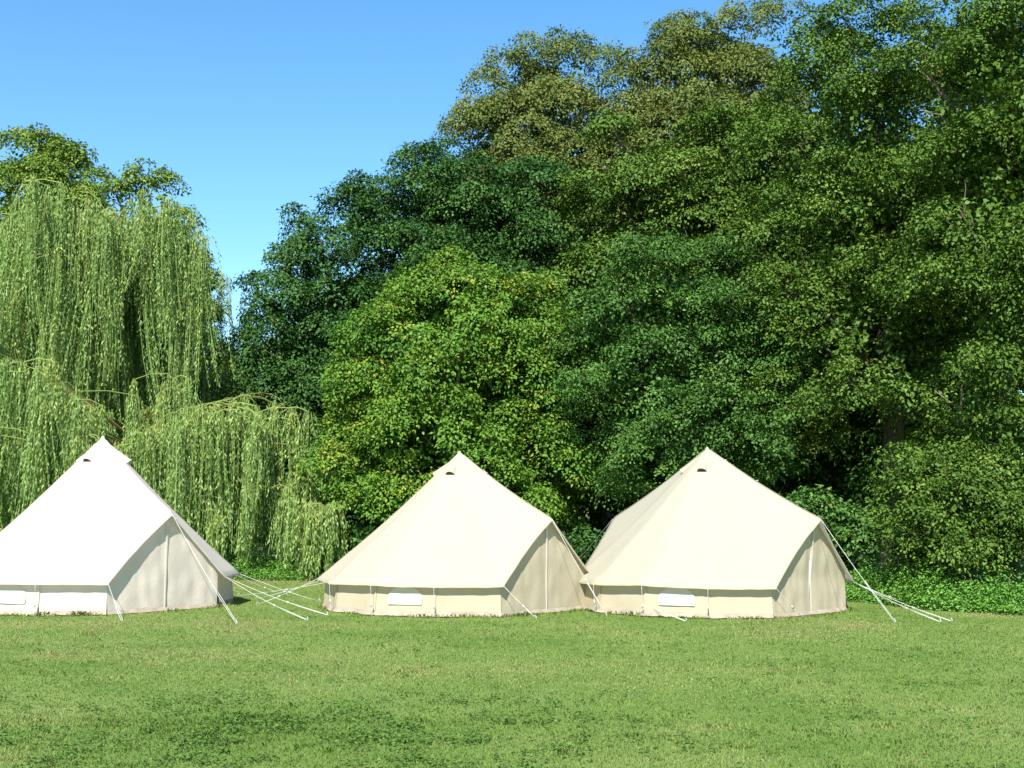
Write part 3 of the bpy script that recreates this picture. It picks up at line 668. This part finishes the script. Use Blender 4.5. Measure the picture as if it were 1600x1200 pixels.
    def rope(a, b, thick=.0037):
        a = np.asarray(a, float); b = np.asarray(b, float); g = Geo(); L = np.linalg.norm(b - a)
        pts = [a + (b - a) * t - np.array([0, 0, .02 * L * sin(pi * t)]) * .7 for t in np.linspace(0, 1, 9)]
        side = np.cross(b - a, [0, 0, 1]); side /= np.linalg.norm(side) + 1e-9
        g.tube(pts[:6], [thick] * 6, 6)
        g.tube([pts[5] + side * .006, pts[6] + side * .016, pts[8] + side * .012], [thick * .9] * 3, 6); g.tube([pts[5] - side * .006, pts[6] - side * .016, pts[8] - side * .012], [thick * .9] * 3, 6)
        r = link('guy_rope', g.mesh('guy_rope', M_rope), root)
        k = Geo(); u = (b - a); u[2] = 0; u /= np.linalg.norm(u) + 1e-9
        k.tube([b + u * .03 + np.array([0, 0, -.12]), b + np.array([0, 0, .02]), b - u * .015 + np.array([0, 0, .05]), b - u * .04 + np.array([0, 0, .045])], [.006] * 4, 6)
        link('peg', k.mesh('peg', M_peg), r)
        s_ = Geo(); q = pts[5]; dv = (b - a) / L; s_.tube([q - dv * .035, q + dv * .035], [.014, .014], 8); link('slider', s_.mesh('slider', M_canvas[0]), r)
    for (src, gp) in ropes:
        if src[0] == 'peak': s_ = P(peak_r, src[1], peak_z - .01)
        else: s_ = P(R, src[1], he - .01)
        rope(s_, to_local(ground_at(*gp)))
    done = [s_[1] % 360 for s_, _ in ropes if s_[0] == 'c']
    for a in corners:
        if min([abs((a - q + 180) % 360 - 180) for q in done] + [99]) < 4: continue
        wa = (math.degrees(heading) + a) % 360
        if 200 < wa < 300:                           # front corners: rope led down the wall to a peg at its foot
            rope(P(R, a, he - .01), P(R - .04, a, 0.0), .003)
        else: rope(P(R, a, he - .01), P(R + 1.35, a, 0.0))
    return root

def centre_at(px, depth): return (px_x(px, depth), depth)
cl, cmid, cr_ = centre_at(160, 22.3), centre_at(718, 22.0), centre_at(1105, 21.7)
make_tent('white bell tent cut off by the left edge, tallest of the three', cl, rad(-40), 2.62, 3.17, .56, 2.36, 1.71, (M_canvas[0], M_wallc[0]), 1,
          [(('peak', 0), (370, 974)), (('c', 27), (481, 969)), (('c', 27.5), (512, 961)), (('c', -27), (191, 970)), (('c', 52.5), (500, 940))], seed=1)
make_tent('cream bell tent in the middle of the row with its door facing right', cmid, rad(-44), 2.6, 2.86, .53, 2.34, 1.62, (M_canvas[1], M_wallc[1]), 1,
          [(('peak', 0), (948, 962)), (('c', 27), (1073, 971)), (('c', 27.5), (1050, 962)), (('c', -27), (838, 966)), (('c', 231), (401, 945)), (('c', 205.5), (400, 936)), (('c', 180), (372, 931))], seed=2)
make_tent('yellowish cream bell tent with a second raised end, right of the row', cr_, rad(-48), 2.55, 2.92, .52, 2.4, 1.62, (M_canvas[2], M_wallc[2]), 2,
          [(('peak', 0), (1399, 972)), (('c', 27), (1488, 971)), (('c', 27.5), (1470, 972)), (('c', -27), (1254, 965)), (('peak', 180), (860, 915))], seed=3)

# ------------------------------------------------------------------ light, sky, camera
EL, AZ = rad(43), rad(12)                              # sun height; degrees left of straight behind the camera
sd = np.array([-sin(AZ) * cos(EL), -cos(AZ) * cos(EL), sin(EL)])
sun = bpy.data.lights.new('sun', 'SUN'); sun.energy = 5.0; sun.angle = rad(.53); sun.color = (1, .955, .88)
so = bpy.data.objects.new('sun', sun); C.objects.link(so)
from mathutils import Vector
so.rotation_euler = Vector(sd).to_track_quat('Z', 'Y').to_euler(); so.location = (-10, -20, 30)
w = bpy.data.worlds.new('World'); scene.world = w; w.use_nodes = True
nt = w.node_tree; nt.nodes.clear()
sk = nt.nodes.new('ShaderNodeTexSky'); sk.sky_type = 'NISHITA'; sk.sun_disc = False
sk.sun_elevation = EL; sk.sun_rotation = atan2(sd[0], sd[1]); sk.altitude = 0; sk.air_density = 1.0; sk.dust_density = .3; sk.ozone_density = 2.5
hs = nt.nodes.new('ShaderNodeHueSaturation'); hs.inputs['Hue'].default_value = .493; hs.inputs['Saturation'].default_value = 1.24
bg = nt.nodes.new('ShaderNodeBackground'); bg.inputs[1].default_value = .125
ou = nt.nodes.new('ShaderNodeOutputWorld')
nt.links.new(sk.outputs[0], hs.inputs['Color']); nt.links.new(hs.outputs[0], bg.inputs[0]); nt.links.new(bg.outputs[0], ou.inputs[0])

cam = bpy.data.cameras.new('camera'); cam.sensor_width = 36; cam.lens = 36 * F_PX / 1600; cam.clip_end = 2000; cam.clip_start = .1
co = bpy.data.objects.new('camera', cam); C.objects.link(co); co.location = (0, 0, CAM_H); co.rotation_euler = (pi / 2 + PITCH, 0, 0)
scene.camera = co
vs = scene.view_settings; vs.view_transform = 'Standard'; vs.look = 'None'; vs.exposure = 1.0; vs.gamma = 1
scene.cycles.max_bounces = 6; scene.cycles.diffuse_bounces = 3; scene.cycles.transmission_bounces = 4; scene.cycles.transparent_max_bounces = 4
tot = sum(len(o.data.polygons) for o in C.objects if o.type == 'MESH'); print('faces', tot)
